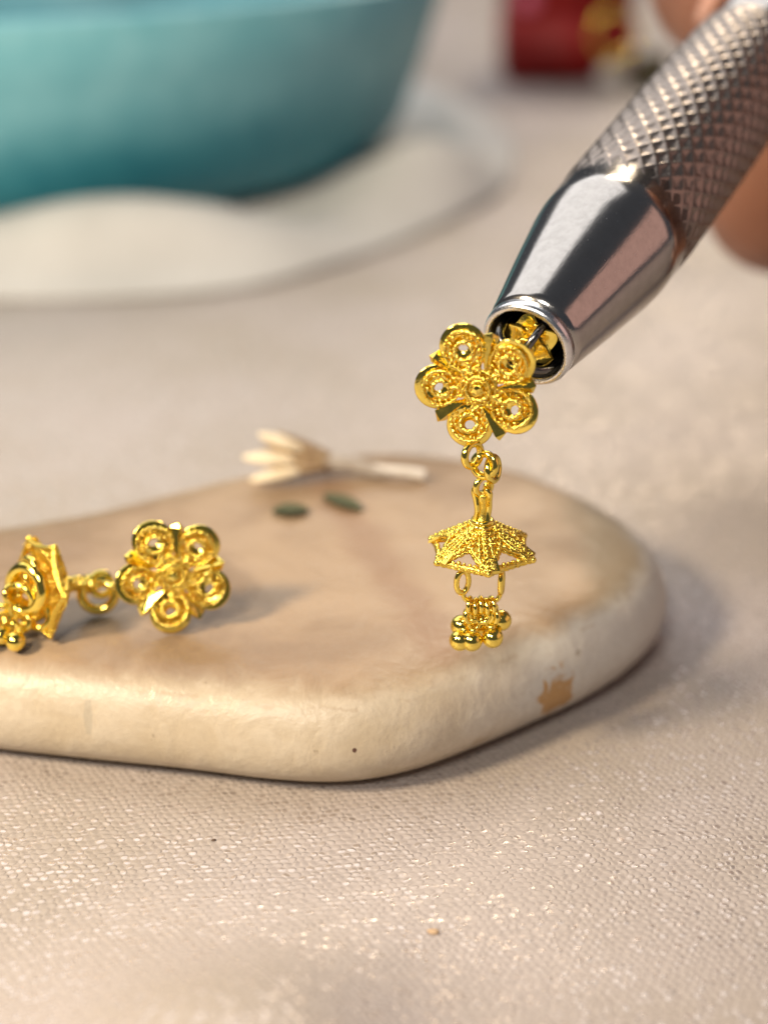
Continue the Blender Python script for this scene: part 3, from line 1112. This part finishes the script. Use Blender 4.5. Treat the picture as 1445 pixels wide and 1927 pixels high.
def leaf(loc, ang, ln, wd, label):
    vs, fs = [], []
    m = 10
    for i in range(m + 1):
        t = i / m
        w = wd * math.sin(math.pi * (0.05 + 0.9 * t)) ** 0.8
        z = 0.22 + 0.15 * math.sin(math.pi * t)
        for j in range(-2, 3):
            vs.append((ln * (t - 0.5), w * j / 2, z + 0.18 * abs(j) * 0.5))
    for i in range(m):
        for j in range(4):
            k = i * 5 + j
            fs.append((k, k + 1, k + 6, k + 5))
    n_ = len(vs)
    b = MB().add(vs + [(x, y, z - 0.22) for x, y, z in vs], fs + [tuple(q + n_ for q in reversed(f)) for f in fs])
    o = put('leaf', b.mesh('leaf', M['leaf']), None, tr(*loc) @ rotz(ang))
    tag(o, label, 'leaf')


leaf((-7.9, 27.0, TOP + 0.1), R(4), 3.0, 1.0, 'short blunt grey green leaf scrap on the pebble under the cream petals')
leaf((-3.6, 28.7, TOP + 0.1), R(-42), 4.4, 0.9, 'longer slanting dark green leaf scrap on the pebble below the stem')

# ------------------------------------------------------------------ out of focus things behind
# crumpled white napkin under the bowl
NC = Vector((-66, 240, 0))
NAP = [(-200, 190), (-165, 150), (-120, 122), (-85, 116), (-54, 114), (-32, 116), (-15, 124), (4, 148), (22, 184), (26, 236), (14, 292), (-15, 335), (-60, 365), (-150, 345), (-205, 280)]
nap_out = catmull([(a, b_, 0) for a, b_ in NAP], 10)


def napkin():
    vs, fs = [], []
    N = len(nap_out)
    rows = [0.0, 0.25, 0.45, 0.52, 0.56, 0.60, 0.64, 0.68, 0.72, 0.76, 0.80, 0.84, 0.87, 0.90, 0.93, 0.96, 0.985, 1.0]
    for layer in (0, 1):
        for f in rows[1:]:
            for i in range(N):
                p = NC.lerp(nap_out[i], f)
                ridge = math.exp(-((f - 0.89) / 0.055) ** 2)
                a = i / N * 2 * math.pi
                rv = 0.75 + 0.5 * noise.noise(Vector((math.cos(a) * 1.6, math.sin(a) * 1.6, 2.0)))
                hump = 7.5 * math.exp(-((p.x + 42) / 27) ** 2 - ((p.y - 136) / 9) ** 2) + 7.0 * math.exp(-((p.x - 6) / 15) ** 2 - ((p.y - 176) / 16) ** 2)
                hump += 4.0 * math.exp(-((p.x + 105) / 20) ** 2 - ((p.y - 148) / 8) ** 2)
                z = 1.0 + 3.0 * ridge * rv + hump + 0.5 * noise.noise(p * 0.06)
                z *= min(1.0, (1.0 - f) / 0.05 + 0.12)
                vs.append(Vector((p.x - NC.x, p.y - NC.y, z - (0.4 * min(1.0, (1.0 - f) / 0.05 + 0.3) if layer else 0.0))))
    M_ = len(rows) - 1
    for layer in (0, 1):
        o = layer * M_ * N
        for r_ in range(M_ - 1):
            for i in range(N):
                q = (o + r_ * N + i, o + r_ * N + (i + 1) % N, o + (r_ + 1) * N + (i + 1) % N, o + (r_ + 1) * N + i)
                fs.append(q)
        fs.append(tuple(o + i for i in range(N)))
    for i in range(N):
        a0, a1 = (M_ - 1) * N + i, (M_ - 1) * N + (i + 1) % N
        fs.append((a0, a1, a1 + M_ * N, a0 + M_ * N))
    return vs, fs


nap = put('napkin', MB().add(*napkin()).mesh('napkin', M['napkin']), None, tr(NC.x, NC.y, 0.45))
tag(nap, 'crumpled white cloth napkin spread under the teal bowl', 'napkin')

# teal glazed bowl standing on the napkin
prof = [(0.001, 0.5), (58, 0.5), (60, 0.0), (64, 0.0), (67, 1.8), (70, 6), (73, 14), (76, 23), (78.6, 31.5), (77.6, 32.6), (76.2, 31.8),
        (73, 23), (69.5, 12), (64, 6), (50, 4), (0.001, 4)]
bowl = put('bowl', MB().add(*lathe(prof, 120)).mesh('bowl', M['teal']), None, tr(-66, 212, 2.6) @ Matrix.Rotation(R(-1.2), 4, 'Y'))
tag(bowl, 'wide shallow teal glazed bowl standing on the white napkin', 'bowl')

# red ring box
box = thing('ring_box', (44.5, 318, 0.3), 'small open red velvet ring box with a pink rosette', 'box')


def rbox(x0, x1, y0, y1, z0, z1, bev):
    bm = bmesh.new()
    bmesh.ops.create_cube(bm, size=1)
    for v in bm.verts:
        v.co = Vector((x0 + (v.co.x + 0.5) * (x1 - x0), y0 + (v.co.y + 0.5) * (y1 - y0), z0 + (v.co.z + 0.5) * (z1 - z0)))
    bmesh.ops.bevel(bm, geom=bm.edges[:], offset=bev, segments=3, affect='EDGES')
    bm.verts.ensure_lookup_table()
    vs = [v.co.copy() for v in bm.verts]
    fs = [tuple(v.index for v in f.verts) for f in bm.faces]
    bm.free()
    return vs, fs


put('tray', MB().add(*rbox(-13.5, 18.5, -14, 14, 0, 17, 0.8)).mesh('tray', M['red']), box)
put('lid', MB().add(*rbox(-13.5, 18.5, -14, 14, 17.3, 30, 0.8)).mesh('lid', M['red']), box)
b = MB()
for i in range(7):
    a = 2 * math.pi * i / 7
    b.add(*sphere(2.1, 10, 7, (2.4 * math.cos(a), 0.4, 2.4 * math.sin(a)), (1, 0.6, 1)))
b.add(*sphere(1.8, 10, 7, (0, -0.5, 0)))
put('rosette', b.mesh('rosette', M['pink']), box, tr(-8.6, -14.6, 20.2) @ Matrix.Scale(0.62, 4))

# gold ring with a pale stone, and dark loops added as the olive shadow
gr = thing('finger_ring', (57.0, 296, 0.3), 'thin gold finger ring with a pale round stone beside the red box', 'ring')
TR = Matrix.Rotation(R(90), 4, 'X')
put('band', MB().add(*torus(5.4, 0.55, 48, 10)).mesh('band', M['polished']), gr, tr(0, 0, 13.0) @ TR)
put('setting', MB().add(*lathe([(0.8, 0), (2.2, 1.2), (2.6, 2.4), (2.2, 2.4), (0.6, 0.6)], 20, closed=True)).mesh('setting', M['polished']), gr, tr(0, 0, 5.3))
put('stone', MB().add(*sphere(3.4, 20, 12, (0, 0, 2.9), (1.1, 1.1, 0.85))).mesh('stone', M['glass']), gr)
co = thing('shade_coil', (66.0, 297, 0.3), 'small coil of dark loops added as the olive shadow next to the gold ring', 'shadow shape')
for i in range(4):
    put('shade_loop', MB().add(*torus(5.0 - 0.5 * i, 1.1, 36, 8)).mesh('shade_loop', M['olive']), co, tr(0.4 * i, 0, 1.1 + 2.0 * i) @ rotz(R(20 * i)))

# two tiny flakes lying on the weave
for name, loc, sx, mt, lb in (('fluff_speck', (-11.3, -6.6, 0.05), 0.17, 'darkflake', 'tiny dark speck on the satin in front of the pebble'),
                              ('paper_flake', (3.0, -15.9, 0.0), 0.36, 'tanflake', 'tiny tan flake on the satin in front of the pebble')):
    vs, fs = sphere(sx, 9, 5, (0, 0, 0), (1, 0.7, 0.3))
    vs = [(x * (1 + 0.5 * noise.noise(Vector((x * 9, y * 9, 1)))), y * (1 + 0.5 * noise.noise(Vector((y * 9, x * 9, 4)))), z) for x, y, z in vs]
    zz = cloth_height(loc[0], loc[1])
    o = put(name, MB().add(vs, fs).mesh(name, M[mt]), None, tr(loc[0], loc[1], zz + sx * 0.3))
    tag(o, lb, 'flake')
